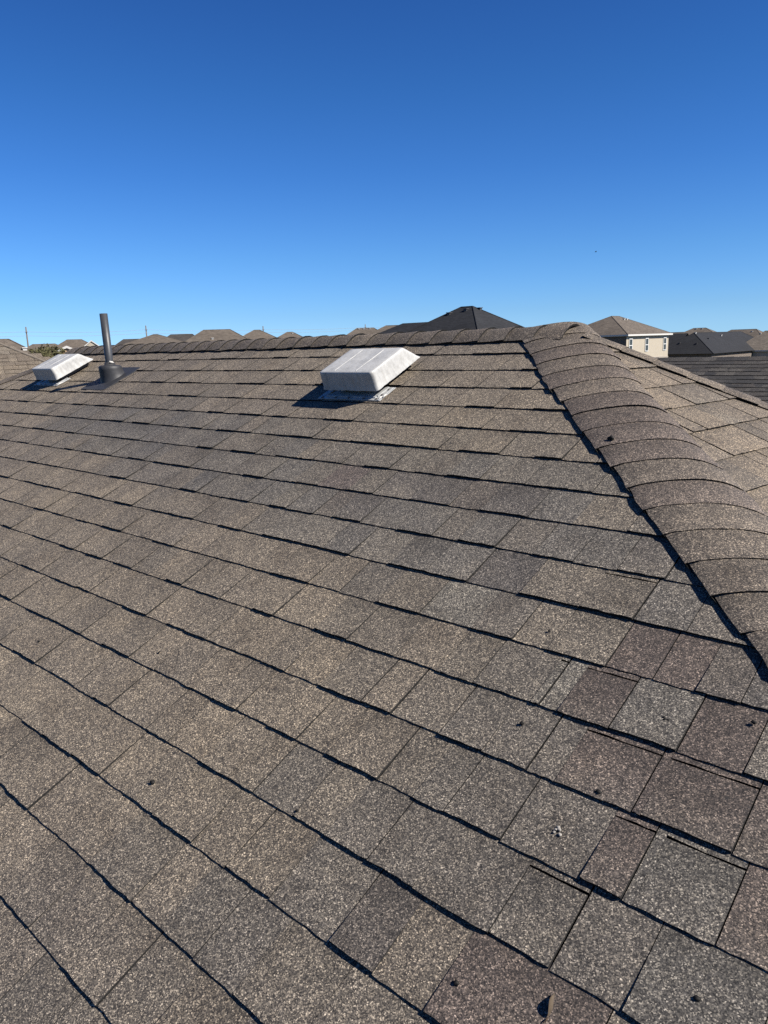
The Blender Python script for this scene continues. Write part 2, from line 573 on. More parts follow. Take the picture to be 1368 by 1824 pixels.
def lay(pos, courses, lo_of, hi_of, bowf, tonef, joints, doubles, thick, warp_b=None):
    for i in courses:
        soft = set()
        lo, hi = lo_of(i), hi_of(i)
        js = list(joints.get(i, []))
        if not js:
            a = hi - rnd.uniform(.3, 1.3)
            js = [a]
        js.sort()
        a = js[-1]
        while a < hi:
            a += rnd.choice((.62, .8, .95, 1.1, 1.5, 2.0)); js.append(a)
        a = js[0]
        while a > lo:
            a -= rnd.choice((.62, .8, .95, 1.1, 1.5, 2.0)); js.insert(0, a)
        fine = [js[0]]
        for b_ in js[1:]:
            w_ = b_ - fine[-1]
            parts = 1 if w_ < 1.12 else (2 if w_ < 2.1 else 3)
            if any(d_[0] >= fine[-1] - .05 and d_[1] <= b_ + .05 for d_ in doubles.get(i, [])): parts = 1
            a_ = fine[-1]
            for q_ in range(1, parts): fine.append(a_ + w_ * (q_ + rnd.uniform(-.18, .18)) / parts); soft.add(round(fine[-1], 5))
            fine.append(b_)
        js = fine
        prevhigh = rnd.random() < .5
        for a0, a1 in zip(js, js[1:]):
            prevhigh = (not prevhigh) if rnd.random() < .7 else prevhigh
            a0_, a1_ = max(a0, lo - .02), min(a1, hi + .02)
            if a1_ - a0_ < .08: continue
            pieces.append((pos, i, a0_, a1_, prevhigh, lo_of, hi_of, bowf, tonef((a0 + a1) / 2, i - .5, rnd), [d for d in doubles.get(i, []) if d[0] >= a0 - .05 and d[1] <= a1 + .05], thick, rnd.random(), round(a0, 5) in soft, round(a1, 5) in soft))


lay(P, range(-3, int(T_EAVE) + 1), lambda t: s_left(t) + .6, lambda t: s_right(t) - .95, bow, pick_tone, JOINTS, DOUBLE, 1.0)


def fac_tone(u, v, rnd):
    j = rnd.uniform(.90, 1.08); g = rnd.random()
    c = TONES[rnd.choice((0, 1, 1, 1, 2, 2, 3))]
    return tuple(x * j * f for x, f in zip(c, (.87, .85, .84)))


U_OFF = -.046
NF = int((ZR - ZE) / SLF * math.sqrt(1 + SLF * SLF) / C) - 1
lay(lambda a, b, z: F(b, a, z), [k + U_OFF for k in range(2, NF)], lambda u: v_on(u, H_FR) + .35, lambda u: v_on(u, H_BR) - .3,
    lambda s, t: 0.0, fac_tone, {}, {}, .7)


def make_piece(pc, org=None):
    pos, i, a0, a1, high, lo_of, hi_of, bowf, tone, dbl, thick, r, soft0, soft1 = pc
    rn = random.Random(int(r * 1e9))
    gap = rn.choice((.004, .008, .012, .016))
    if thick < 1: gap = rn.uniform(.012, .026)
    g0_, g1_ = (0 if soft0 else gap), (0 if soft1 else gap * .5)
    T = (rn.uniform(.0074, .0106) if high else rn.uniform(.0048, .0068))
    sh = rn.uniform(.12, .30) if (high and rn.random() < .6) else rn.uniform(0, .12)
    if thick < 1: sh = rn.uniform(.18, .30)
    clip = lambda a, b: max(lo_of(b), min(hi_of(b), a))
    pw = lambda a, b, z: pos(a, b + bowf(a, b), z)
    b1 = i + rn.uniform(-.012, .012)
    q2 = rn.choice((.0, .15, .35, .6)) if sum(tone) < .38 else rn.choice((0, .1, .25))
    tone2 = tuple(a_ + (b_ * (1.0 + .1 * q2) - a_) * q2 for a_, b_ in zip(tone, (.165, .150, .132)))
    if not dbl:
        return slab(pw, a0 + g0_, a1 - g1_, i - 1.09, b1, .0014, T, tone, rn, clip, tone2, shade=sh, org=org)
    out = MB()
    d0, d1 = dbl[0]
    d0 = max(d0, a0); d1 = min(d1, a1)
    dark = tuple(x * .68 for x in (tone[0], tone[1] * .93, tone[2] * .95))
    if d0 - a0 > .06:
        out.merge(slab(pw, a0 + gap, d0 - .004, i - 1.09, b1, .0014, T, tone, rn, clip, shade=.05, nx=3, org=org))
    zz = .0014 + (T - .0014) * .2
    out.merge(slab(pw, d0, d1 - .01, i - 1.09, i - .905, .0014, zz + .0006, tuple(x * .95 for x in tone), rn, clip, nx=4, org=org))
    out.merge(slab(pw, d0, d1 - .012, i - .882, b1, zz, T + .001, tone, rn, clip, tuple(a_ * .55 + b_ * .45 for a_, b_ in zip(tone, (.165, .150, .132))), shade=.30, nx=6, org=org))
    if a1 - d1 > .06:
        out.merge(slab(pw, d1 + .012, a1 - gap, i - 1.09, b1, .0014, T * .8, tone, rn, clip, shade=.05, nx=3, org=org))
    return out


def piece_area(pc):
    pos, i, a0, a1 = pc[:4]
    return screen_area([pos(a0, i - 1, 0), pos(a1, i - 1, 0), pos(a1, i, 0), pos(a0, i, 0)])


pieces.sort(key=piece_area, reverse=True)
for pc in pieces[:298]:
    org = pc[0]((pc[2] + pc[3]) / 2, pc[1], 0)
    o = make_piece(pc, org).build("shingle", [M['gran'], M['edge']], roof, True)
    o.location = org
rest = MB()
for pc in pieces[298:]: rest.merge(make_piece(pc))
o = rest.build("shingles", [M['gran'], M['edge']], roof, True)
tag(o, kind="stuff")

# back slope and left hip face: out of sight, one sheet of roofing each
mb = MB()
tb = (.15, .13, .11)
for q in (quads[2], quads[3]):
    mb.poly([p + Vector((0, 0, .004)) for p in q], 0, tb)
mb.build("roofing_sheet", [M['gran'], M['edge']], roof, True)


# ---------------------------------------------------------------- hip and ridge caps
def caps(name, O, D, length, NL, NR, WL, WR, step, start, tonef, Tl=.0050, lift=.010, seed=5, nw=14, wob=.004, rr=.55, skew=0.0):
    """caps bent over the line O + D*k, each a piece of its own; NL, NR normals of the two planes"""
    D = D.normalized()
    # L1 runs down the left plane, L2b down the right plane, both away from the crest
    L1 = D.cross(NL).normalized(); L2b = D.cross(NR).normalized()
    if L1.dot(NR) > 0: L1 = -L1
    if L2b.dot(NL) > 0: L2b = -L2b
    rn = random.Random(seed)
    k = start
    while k + step <= length:
        tone = tonef(rn)
        org = O + D * k
        mb = MB()
        wl = (WL(k) if callable(WL) else WL) + rn.uniform(-.005, .005); wr = (WR(k) if callable(WR) else WR) + rn.uniform(-.005, .005)
        sk = skew + rn.uniform(-.005, .005)
        T = Tl * rn.uniform(.85, 1.2)
        lf = lift + rn.uniform(0, .0014)

        def cross(w, z):
            # side planes meet in the crest; rounded by a quadratic curve near it
            r = rr
            if abs(w) >= r:
                base = (L1 * (-w * wl)) if w < 0 else (L2b * (w * wr))
                nn = NL if w < 0 else NR
            else:
                h = (w + r) / (2 * r)
                p0 = L1 * (r * wl); p2 = L2b * (r * wr)
                base = p0 * (1 - h) ** 2 + p2 * h * h
                nn = (NL * (1 - h) + NR * h).normalized()
            if w > 0: z = z - lf * .62 * w * w
            return base + nn * z, nn
        rows = [(-.035, .0015 + lf), (.25 * step, .0022 + lf), (.6 * step, .004 + lf), (step, T + lf)]
        ring = []
        jit = [rn.uniform(-1, 1) for _ in range(nw + 1)]
        for q, (dk, z) in enumerate(rows):
            line = []
            for i in range(nw + 1):
                w = -1 + 2 * i / nw
                p, nn = cross(w, z + (jit[i] * .0006 if q == 3 else 0))
                edge = 1 if i in (0, nw) else 0
                p = p + D * (dk + sk * w + (jit[i] * .0018 if q == 3 else 0)) + nn * (-.004 * edge * (0 if i else 1))
                if edge: p = p + (L1 if i == 0 else L2b) * (mnoise.noise(Vector((k * 9 + dk * 25, i, seed))) * wob * 2)
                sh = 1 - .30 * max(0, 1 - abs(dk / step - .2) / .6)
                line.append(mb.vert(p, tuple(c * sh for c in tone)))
            ring.append(line)
        for r0, r1 in zip(ring, ring[1:]):
            for i in range(nw): mb.face((r0[i], r1[i], r1[i + 1], r0[i + 1]), 0, True)
        top = [mb.vert(mb.v[j], tone) for j in ring[-1]]
        low = []
        for i in range(nw + 1):
            p, nn = cross(-1 + 2 * i / nw, lf - .001 if 0 < i < nw else .002)
            low.append(mb.vert(p + D * (step + sk * (-1 + 2 * i / nw) - .003), tone))
        for i in range(nw): mb.face((top[i], low[i], low[i + 1], top[i + 1]), 1)
        for i in (0, nw):
            tp = [mb.vert(mb.v[l[i]], tone) for l in ring]
            bt = []
            for dk, z in rows:
                p, nn = cross(-1 if i == 0 else 1, .0035)
                bt.append(mb.vert(p + D * dk - (L1 if i == 0 else L2b) * .008, tone))
            for r in range(3):
                mb.face((tp[r], bt[r], bt[r + 1], tp[r + 1]) if i == 0 else (tp[r + 1], bt[r + 1], bt[r], tp[r]), 1)
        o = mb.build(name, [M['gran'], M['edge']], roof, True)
        o.location = org
        k += step


def hip_tone(rn):
    c = rn.choice(((.158, .136, .119), (.140, .118, .106), (.172, .149, .129), (.130, .109, .099), (.165, .143, .124)))
    j = rn.uniform(.92, 1.08)
    return tuple(x * j for x in c)


def ridge_tone(rn):
    c = rn.choice(((.155, .132, .112), (.170, .146, .122), (.140, .121, .105), (.150, .130, .112)))
    j = rn.uniform(.92, 1.08)
    return tuple(x * j for x in c)


H1 = H_FR * C
NB = Vector((0, .7, 1)).normalized()
NBH = Vector((-.0, 1.712, 1)).normalized()
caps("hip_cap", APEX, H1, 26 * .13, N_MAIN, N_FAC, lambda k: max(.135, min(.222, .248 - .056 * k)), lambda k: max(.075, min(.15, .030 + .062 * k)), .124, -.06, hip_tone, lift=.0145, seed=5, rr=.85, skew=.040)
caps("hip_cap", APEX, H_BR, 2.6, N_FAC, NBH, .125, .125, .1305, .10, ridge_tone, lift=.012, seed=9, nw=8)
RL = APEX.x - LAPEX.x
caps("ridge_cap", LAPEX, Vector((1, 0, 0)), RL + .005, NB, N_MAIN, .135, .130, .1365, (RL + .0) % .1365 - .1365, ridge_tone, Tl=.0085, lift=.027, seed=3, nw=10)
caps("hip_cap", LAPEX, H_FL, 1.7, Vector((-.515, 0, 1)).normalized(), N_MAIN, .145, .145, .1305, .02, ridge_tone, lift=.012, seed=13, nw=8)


# ---------------------------------------------------------------- roof vents and pipe (stand on the roof)
ROOF_R = Matrix(((1, 0, 0), (0, CP, -SP), (0, SP, CP)))      # local x along ridge, y up the slope, z off the roof


def on_roof(name, s, t, z=.0):
    o = empty(name, P(s, t, z))
    o.rotation_euler = ROOF_R.to_euler()
    return o


def rrect(hx0, hx1, hy0, hy1, r, n=9, m=34):
    """rounded rectangle outline with many points along its sides"""
    pts = []
    cs = ((hx1 - r, hy0 + r, -90), (hx1 - r, hy1 - r, 0), (hx0 + r, hy1 - r, 90), (hx0 + r, hy0 + r, 180))
    for k, (x, y, a) in enumerate(cs):
        for i in range(n):
            q = math.radians(a + 90 * i / (n - 1)); pts.append((x + r * math.cos(q), y + r * math.sin(q)))
        x2, y2, a2 = cs[(k + 1) % 4]
        e0 = pts[-1]; q = math.radians(a2); e1 = (x2 + r * math.cos(q), y2 + r * math.sin(q))
        for i in range(1, m): pts.append((e0[0] + (e1[0] - e0[0]) * i / m, e0[1] + (e1[1] - e0[1]) * i / m))
    return pts


def roof_vent(s, t, label, seed):
    v = on_roof("roof_vent", s, t, .006)
    tag(v, label, "roof vent", "square slant-back vents on the shingled slope")
    # hood: an upturned pan with creased sides
    mb = MB()
    rim = ((-.165, .165, -.168, .140), .016); top = ((-.158, .158, -.163, .066), .014)
    z1, z2 = .034, .1145
    loops = []
    prof = [(0, 0, 0), (.0, .006, .0), (.15, .15, 0), (.35, .35, 0), (.55, .55, 0), (.75, .75, 0), (.9, .90, 0), (.98, .965, .001), (1.0, .99, .004), (1.0, 1.0, .010)]
    for f, fz, inset in prof:
        rect = [a + (b - a) * f for a, b in zip(rim[0], top[0])]
        r = rim[1] + (top[1] - rim[1]) * f
        if f == 0: rect = [rect[0] - .003, rect[1] + .003, rect[2] - .003, rect[3] + .004]
        pts = rrect(rect[0] + inset, rect[1] - inset, rect[2] + inset, rect[3] - inset, max(.008, r - inset))
        lp = []
        n = len(pts)
        for i, (x, y) in enumerate(pts):
            x2, y2 = pts[(i + 1) % n]; x0, y0 = pts[i - 1]
            nx_, ny_ = (y2 - y0), -(x2 - x0); ln = math.hypot(nx_, ny_) + 1e-9
            amp = .0028 * math.sin(math.pi * min(1, f)) if f < 1 else 0
            dsp = amp * (mnoise.noise(Vector((x * 70 + seed, y * 70, fz * 2.2))) + .6 * mnoise.noise(Vector((x * 150, y * 150 + seed, fz * 3))))
            if f == 0: dsp = .0025 * mnoise.noise(Vector((x * 60, y * 60, seed)))
            zz = z1 + (z2 - z1) * fz
            if f > .0: zz += 0
            if f == 0: zz += .003 * mnoise.noise(Vector((x * 30, y * 30, seed + 2))) - .002
            lp.append((x + nx_ / ln * dsp, y + ny_ / ln * dsp, zz))
        loops.append([mb.vert(p) for p in lp])
    for a, b in zip(loops, loops[1:]):
        n = len(a)
        for i in range(n): mb.face((a[i], a[(i + 1) % n], b[(i + 1) % n], b[i]), 0, True)
    # top panel: rows that shrink to the middle, with two pressed ribs and a slight dent
    last = loops[-1]; n = len(last)
    cx_ = sum(mb.v[i][0] for i in last) / n; cy_ = sum(mb.v[i][1] for i in last) / n
    for f in (.9, .78, .66, .54, .42, .3, .18, .06):
        lp = []
        for i in last:
            x, y, z = mb.v[i]
            x = cx_ + (x - cx_) * f; y = cy_ + (y - cy_) * f
            ribs = 0
            dent = -.004 * math.exp(-((x - .01) ** 2 + (y + .02) ** 2) / .0016)
            lp.append(mb.vert((x, y, z2 + ribs + dent + .0012 * mnoise.noise(Vector((x * 25, y * 25, seed))) + .001)))
        for i in range(n): mb.face((last[i], last[(i + 1) % n], lp[(i + 1) % n], lp[i]), 0, True)
        last = lp
    mb.face(last, 0, True)
    # underside of the rim
    inner = []
    for i in loops[0]:
        x, y, z = mb.v[i]; inner.append(mb.vert((x * .93, y * .93, z + .012)))
    for i in range(len(inner)): mb.face((loops[0][(i + 1) % n], loops[0][i], inner[i], inner[(i + 1) % n]), 0)
    mb.face(inner[::-1], 0)
    hood = mb.build("hood", M['hood'], v)
    for x in (-.068, .062):
        mb = MB()
        mb.tube([(x, -.150, z2 - .0005), (x, -.147, z2 + .0003), (x, .040, z2 + .0003), (x, .044, z2 - .0005)], .0021, 8)
        mb.build("rib", M['hood'], hood)
    # flange nailed to the roof, its edge folded up a little
    mb = MB()
    mb.box((-.188, -.196, .001), (.188, -.085, .0045))
    for x in (-.150, .150):
        mb.box((x - .006, -.165, .0045), (x + .006, -.088, .0085))
    mb.box((-.150, -.178, .0045), (.150, -.168, .008))
    mb.box((.172, -.194, .0045), (.180, -.088, .0065))
    fl = mb.build("flange", M['flange'], v)
    mb = MB()
    mb.box((-.115, -.115, .004), (.115, .115, .050))
    mb.build("throat", M['throat'], v)
    for x, y in ((.166, -.150), (.168, -.105), (.163, -.186), (.0, -.187), (-.08, -.187), (.09, -.187), (-.165, -.186), (-.17, -.10)):
        nb = MB()
        nb.tube([(x, y, .004), (x, y, .0075)], .006, 8)
        nb.build("nail", M['nail'], fl)
    # smear of pale sealant by the right corner
    mb = MB()
    rn = random.Random(seed)
    for k in range(2):
        x = .184 + rn.uniform(-.008, .008); y = -.185 + .028 * k + rn.uniform(-.01, .01)
        mb.tube([(x, y - .014, .004), (x + .002, y, .0085), (x, y + .014, .004)], [.002, .004, .002], 6)
    mb.build("sealant", M['sealant'], fl)
    return v


roof_vent(-16.27, -1.43, "pale grey square roof vent nearer the hip, standing alone in mid slope", 1.0)
roof_vent(-37.33, -1.72, "pale grey square roof vent beside the dark pipe near the left hip", 6.0)

pv = empty("vent_pipe", P(-32.2, -1.17, .006))
tag(pv, "slim dark grey plumbing pipe standing upright from a black boot on the slope", "vent pipe")
mb = MB()
top = Vector((-.012, 0, .405))
ring = mb.tube([(0, 0, 0), (0, 0, .08), top], .0245, 20, caps=False)
inn = []
for a in ring[-1]:
    p = Vector(mb.v[a]); c_ = top
    inn.append((mb.vert(c_ + (p - c_) * .82), mb.vert(c_ + (p - c_) * .82 - Vector((0, 0, .12)))))
for k in range(20):
    a, b = ring[-1][k], ring[-1][(k + 1) % 20]
    mb.face((a, b, inn[(k + 1) % 20][0], inn[k][0]))
    mb.face((inn[k][0], inn[(k + 1) % 20][0], inn[(k + 1) % 20][1], inn[k][1]), 0, True)
mb.build("pipe", M['pvc'], pv)
# flashing: sheet on the roof and a boot that rises level around the pipe
mb = MB()
pl = rrect(-.155, .150, -.150, .150, .02, 5, 6)
lo = [mb.vert(ROOF_R @ Vector((x, y, -.002))) for x, y in pl]
hi = [mb.vert(ROOF_R @ Vector((x, y, .004))) for x, y in pl]
n = len(pl)
for i in range(n): mb.face((lo[i], lo[(i + 1) % n], hi[(i + 1) % n], hi[i]))
mb.face(hi)
plate = mb.build("base_plate", M['boot'], pv)
mb = MB()
prof = [(.080, 0, 0), (.077, .06, 0), (.073, .4, .0), (.070, .75, 0), (.069, .93, 0), (.062, 1.0, 0), (.050, 1.04, 0), (.032, 1.04, 0), (.030, 1.22, 0), (.0255, 1.24, 0)]
rings = []
for r, h, _ in prof:
    rg = []
    for k in range(32):
        a = 6.28318 * k / 32
        x, y = r * math.cos(a) * 1.0, r * math.sin(a) * 1.05 + .012 * (1 - min(h, 1))
        base = ROOF_R @ Vector((x, y, .003))
        lvl = Vector((x, y, .082))
        f = min(1, h)
        p = base * (1 - f) + lvl * f
        if h > 1: p = Vector((x, y, .082 + (h - 1) * .09))
        rg.append(mb.vert(p))
    rings.append(rg)
for a, b in zip(rings, rings[1:]):
    for k in range(32): mb.face((a[k], a[(k + 1) % 32], b[(k + 1) % 32], b[k]), 0, True)
mb.build("boot", M['boot'], pv)
mb = MB()
mb.tube([(.020, -.020, .100), (.029, -.012, .106), (.030, .004, .103), (.026, .016, .098)], [.003, .0075, .006, .003], 7)
mb.build("sealant", M['sealant'], pv)


# ---------------------------------------------------------------- bits lying on the shingles
def blob(name, s, t, r, flat, mat, label, cat, group, seed, n=1):
    o = on_roof(name, s, t + bow(s, t), .0065)
    tag(o, label, cat, group)
    r *= .60
    me = MB()
    rn = random.Random(seed)
    for q in range(n):
        ox, oy = (rn.uniform(-1, 1) * r * 1.1, rn.uniform(-1, 1) * r * 1.1) if n > 1 else (0, 0)
        rr = r if n == 1 else r * rn.uniform(.35, .6)
        rings = []
        for i in range(1, 6):
            ph = math.pi * i / 6
            rg = []
            for k in range(9):
                a = 6.28318 * k / 9
                d = Vector((math.sin(ph) * math.cos(a), math.sin(ph) * math.sin(a) * .75, math.cos(ph)))
                d = d * rr * (1 + .7 * mnoise.noise(d * 2.3 + Vector((seed, q, 0)))); d.z *= flat
                rg.append(me.vert(d + Vector((ox, oy, rr * flat * .5))))
            rings.append(rg)
        for a, b in zip(rings, rings[1:]):
            for k in range(9): me.face((a[k], b[k], b[(k + 1) % 9], a[(k + 1) % 9]), 0, True)
        me.face(rings[0], 0, True); me.face(rings[-1][::-1], 0, True)
    b = me.build("lump", mat, o)
    return o


G_TAR = "dark crumbs of tar on the shingles"
blob("tar_lump", -10.03, 11.64, .0105, .8, M['tar'], "round black tar lump alone on tan shingles at lower left", "tar lump", G_TAR, 1)
blob("tar_lump", -5.27, 8.38, .008, .6, M['tar'], "small dark tar lump on the shingle above the widest dark joint", "tar lump", G_TAR, 2)
blob("tar_lump", -3.56, 7.6, .012, .45, M['tar'], "ragged dark tar scab in the middle of a pale shingle, right side", "tar lump", G_TAR, 3, 3)
blob("tar_lump", -4.15, 11.6, .0085, .8, M['tar'], "dark tar lump left of the dry leaf near the bottom edge", "tar lump", G_TAR, 4)
blob("tar_lump", -2.62, 7.24, .008, .6, M['tar'], "dark oval tar lump on the purple brown shingle by the right edge", "tar lump", G_TAR, 5)
blob("tar_lump", -3.86, 8.92, .009, .6, M['tar'], "dark tar crumb at the lower edge of a brown shingle, above the pale scuff", "tar lump", G_TAR, 6)
blob("tar_lump", -16.24, 10.57, .008, .6, M['tar'], "tiny dark crumb on the tan shingles by the left edge", "tar lump", G_TAR, 7)
blob("tar_lump", -5.8, 6.64, .006, .6, M['tar'], "tiny dark crumb on a pale grey shingle with a purple top", "tar lump", G_TAR, 8)
blob("tar_lump", -12.72, 9.65, .007, .5, M['tar'], "tiny dark crumb on tan shingles above the round black lump", "tar lump", G_TAR, 9)
blob("tar_lump", -2.07, 10.54, .008, .5, M['tar'], "dark crumb near the bottom right corner of the picture", "tar lump", G_TAR, 10)
blob("tar_lump", -7.37, 10.91, .007, .6, M['tar'], "small dark crumb on the lip of a shingle low in the middle", "tar lump", G_TAR, 11)
blob("chalky_scuff", -4.05, 9.58, .011, .35, M['chalk'], "pale chalky scuff of crumbs on a brown shingle, lower right", "debris", "pale grit on the shingles", 12, 6)
oc = empty("tar_lump", P(-7.28, 1.28, .024))
tag(oc, "black tar lump stuck on a rounded hip cap", "tar lump", G_TAR)
me = MB(); me.tube([(-.011, 0, 0), (0, .003, .004), (.010, -.002, 0)], [.003, .007, .003], 8)
me.build("lump", M['tar'], oc)

lf = on_roof("dry_leaf", -3.22, 11.27, .007)
lf.rotation_mode = 'QUATERNION'
lf.rotation_quaternion = ROOF_R.to_quaternion() @ Matrix.Rotation(math.radians(8), 3, 'Z').to_quaternion()
tag(lf, "curled brown dry leaf standing on edge near the bottom of the picture", "leaf")
mb = MB()
g = []
for i in range(11):
    v = i / 10; hg = .0095 * math.sin(math.pi * min(.97, max(.03, v)) ** .8)
    row = []
    for k in range(6):
        q = k / 5
        row.append(mb.vert((.0035 - .006 * q + .0035 * q * q + .0018 * math.sin(v * 5 + q), -.016 + .032 * v, .0004 + hg * q)))
    g.append(row)
for a, b in zip(g, g[1:]):
    for k in range(5): mb.face((a[k], a[k + 1], b[k + 1], b[k]), 0, True)
mb.build("blade", M['leaf'], lf)
mb = MB(); mb.tube([(.004, -.017, .001), (.003, -.022, .003), (.000, -.026, .001)], .0009, 5)
mb.build("stem", M['bark'], lf)

# ---------------------------------------------------------------- ground
mb = MB()
mb.poly([(-2500, -2500, 0), (2500, -2500, 0), (2500, 2500, 0), (-2500, 2500, 0)])
tag(mb.build("ground", M['grassmat']), "dry suburban lawns between the houses", None, None, "structure")
mb = MB()
mb.poly([(-300, 26, .004), (300, 26, .004), (300, 34, .004), (-300, 34, .004)])
tag(mb.build("road", M['road']), "asphalt street behind the houses", None, None, "structure")


# ---------------------------------------------------------------- neighbours
def hip_roof_mesh(L, W, rise, ridge, oh=.4, ez=0.0):
    """slab with four slopes in local coordinates, ridge along x, eave edge at z = ez"""
    a, b = L / 2 + oh, W / 2 + oh
    e = [Vector((-a, -b, ez)), Vector((a, -b, ez)), Vector((a, b, ez)), Vector((-a, b, ez))]
    r0, r1 = Vector((-ridge / 2, 0, ez + rise)), Vector((ridge / 2, 0, ez + rise))
    return e, r0, r1


def window(parent, x, y, z, w, h, face, mats=None, sash=True):
    """frame standing proud of the wall with pane set back; face = '-y' or '+x' ..."""
    mb = MB(); pn = MB()
    ax = {'-y': (Vector((1, 0, 0)), Vector((0, -1, 0))), '+x': (Vector((0, 1, 0)), Vector((1, 0, 0))),
          '+y': (Vector((-1, 0, 0)), Vector((0, 1, 0))), '-x': (Vector((0, -1, 0)), Vector((-1, 0, 0)))}[face]
    U, Nn = ax; Z = Vector((0, 0, 1)); O = Vector((x, y, z))

    def bar(m_, u0, u1, z0, z1, d0, d1):
        q = [O + U * u + Z * zz + Nn * d for d in (d0, d1) for u, zz in ((u0, z0), (u1, z0), (u1, z1), (u0, z1))]
        ix = [m_.vert(p) for p in q]
        for f in ((4, 5, 6, 7), (0, 1, 5, 4), (1, 2, 6, 5), (2, 3, 7, 6), (3, 0, 4, 7)): m_.face([ix[i] for i in f])
    t = .09
    bar(mb, -w / 2, -w / 2 + t, 0, h, -.02, .06); bar(mb, w / 2 - t, w / 2, 0, h, -.02, .06)
    bar(mb, -w / 2 + t, w / 2 - t, 0, t, -.02, .06); bar(mb, -w / 2 + t, w / 2 - t, h - t, h, -.02, .06)
    if sash: bar(mb, -w / 2 + t, w / 2 - t, h / 2 - t / 2, h / 2 + t / 2, -.02, .05)
    bar(pn, -w / 2 + t, w / 2 - t, t, h - t, -.03, .015)
    f = mb.build("window", M['screen'], parent)
    pn.build("pane", M['glass'], f)
    return f


def small_vent(parent, p, mat, k=1.0):
    mb = MB()
    mb.box((-.26 * k, -.26 * k, -.10), (.26 * k, .26 * k, .15 * k), 0, None, p)
    mb.box((-.36 * k, -.36 * k, .15 * k), (.36 * k, .36 * k, .28 * k), 0, None, p)
    return mb.build("roof_vent", mat, parent)


def hip_house(name, label, cat, loc, rot, L, W, ez, rise, ridge, roofm, wallm, group=None, oh=.4, vents=(), wins=(), fasc=True, skirt=None):
    h = empty(name, (loc[0], loc[1], 0), math.radians(rot))
    tag(h, label, cat, group)
    e, r0, r1 = hip_roof_mesh(L, W, rise, ridge, oh, ez)
    mb = MB()
    mb.poly([e[0], e[1], r1, r0]); mb.poly([e[2], e[3], r0, r1]); mb.poly([e[1], e[2], r1]); mb.poly([e[3], e[0], r0])
    mb.poly([p - Vector((0, 0, .03)) for p in e[::-1]])
    rf = mb.build("roof", roofm, h)
    # ridge and hip caps stand proud as one thin strip
    mb = MB()
    for a, b in ((r0, r1), (r0, e[0]), (r0, e[3]), (r1, e[1]), (r1, e[2])):
        if (b - a).length > .05: mb.tube([a, b], .05, 5, caps=False)
    mb.build("ridge_caps", roofm, rf)
    mb = MB()
    a, b = L / 2, W / 2
    mb.box((-a, -b, 0), (a, b, ez - .031))
    mb_ = mb.build("wall", wallm, h)
    if skirt:
        sk = MB(); sk.box((-a - .05, -b - .05, 0), (a + .05, b + .05, skirt[0])); sk.build("brick_skirt", skirt[1], h)
    if fasc:
        mb = MB()
        A, B = L / 2 + oh, W / 2 + oh
        for (x0, y0, x1, y1) in ((-A - .03, -B - .03, A + .03, -B), (-A - .03, B, A + .03, B + .03), (-A - .03, -B, -A, B), (A, -B, A + .03, B)):
            mb.box((x0, y0, ez - .19), (x1, y1, ez + .02))
        mb.build("fascia", M['white'], h)
    for x, y, m_ in vents:
        # height of the roof surface there
        zx = rise * min(1, (L / 2 + oh - abs(x)) / max(.1, (L / 2 + oh - ridge / 2))); zy = rise * (1 - abs(y) / (W / 2 + oh))
        small_vent(rf, Vector((x, y, ez + min(zx, zy))), m_, .48)
    for w in wins: window(h, *w)
    return h


G_FAR = "neighbouring houses beyond the ridge"
# cream two storey house on the right
K = Vector((-45.38, 91.74, 5.82))
hL, hW = 10.6, 13.8
fh = hip_house("neighbour_house", "two storey house with cream siding wall, brown roof and three narrow windows", "house",
               (K.x - hL / 2, K.y + hW / 2), 90, hW - .8, hL - .8, K.z, 2.55, 2.2, M['roof_brown'], M['cream'], G_FAR,
               vents=((.5, .9, M['white']), (1.3, .9, M['white']), (-1.0, 2.0, M['white']), (-.2, 2.0, M['white']), (.6, -1.0, M['white']), (1.4, -1.0, M['white'])),
               wins=((-5.35, -4.93, 3.55, .95, 1.75, '-y'), (-.55, -4.93, 3.55, .95, 1.75, '-y'), (5.2, -4.93, 3.55, .95, 1.75, '-y')),
               skirt=(2.75, M['greybrick']))
# the shaded brick front of that house
mb = MB()
mb.box((-6.53, -4.9, 2.76), (-6.50, 4.9, K.z - .24))
mb.build("brick_front", M['darkbrick'], fh)

# charcoal roof with wings, right
K = Vector((-42.83, 114.49, 2.73))
gh = hip_house("neighbour_house", "low house with blue black roof whose long ridge runs away, right of the cream house", "house",
               (K.x - 5, K.y + 15.5), 90, 30.2, 9.2, K.z, 3.1, 21, M['roof_black'], M['darkbrick'], G_FAR, fasc=False,
               vents=((-9.5, .9, M['throat']), (-13.2, -1.5, M['throat']), (-13.0, 1.2, M['throat']), (-8.8, -1.6, M['throat']), (-1.5, -.9, M['white']), (-10.3, -.1, M['white'])))
mb = MB()
wz = K.z - .02
wa = [Vector((-15.4, 0, 0)), Vector((-15.4, 22, 0)), Vector((-5.4, 22, 0)), Vector((-5.4, 5, 0))]
ww = [Vector((-15.47, 24, wz)), Vector((-15.47, 1, wz)), Vector((-5.47, 1, wz)), Vector((-5.47, 24, wz)), Vector((-10.47, 19, wz + 3.1)), Vector((-10.47, 1, wz + 3.1))]
mb.poly([ww[0], ww[4], ww[5], ww[1]]); mb.poly([ww[3], ww[2], ww[5], ww[4]]); mb.poly([ww[3], ww[4], ww[0]])
mb.build("wing_roof", M['roof_black'], gh)
mb = MB(); mb.box((-15.05, 4.0, 0), (-5.9, 23.5, wz - .01)); mb.build("wing_wall", M['darkbrick'], gh)
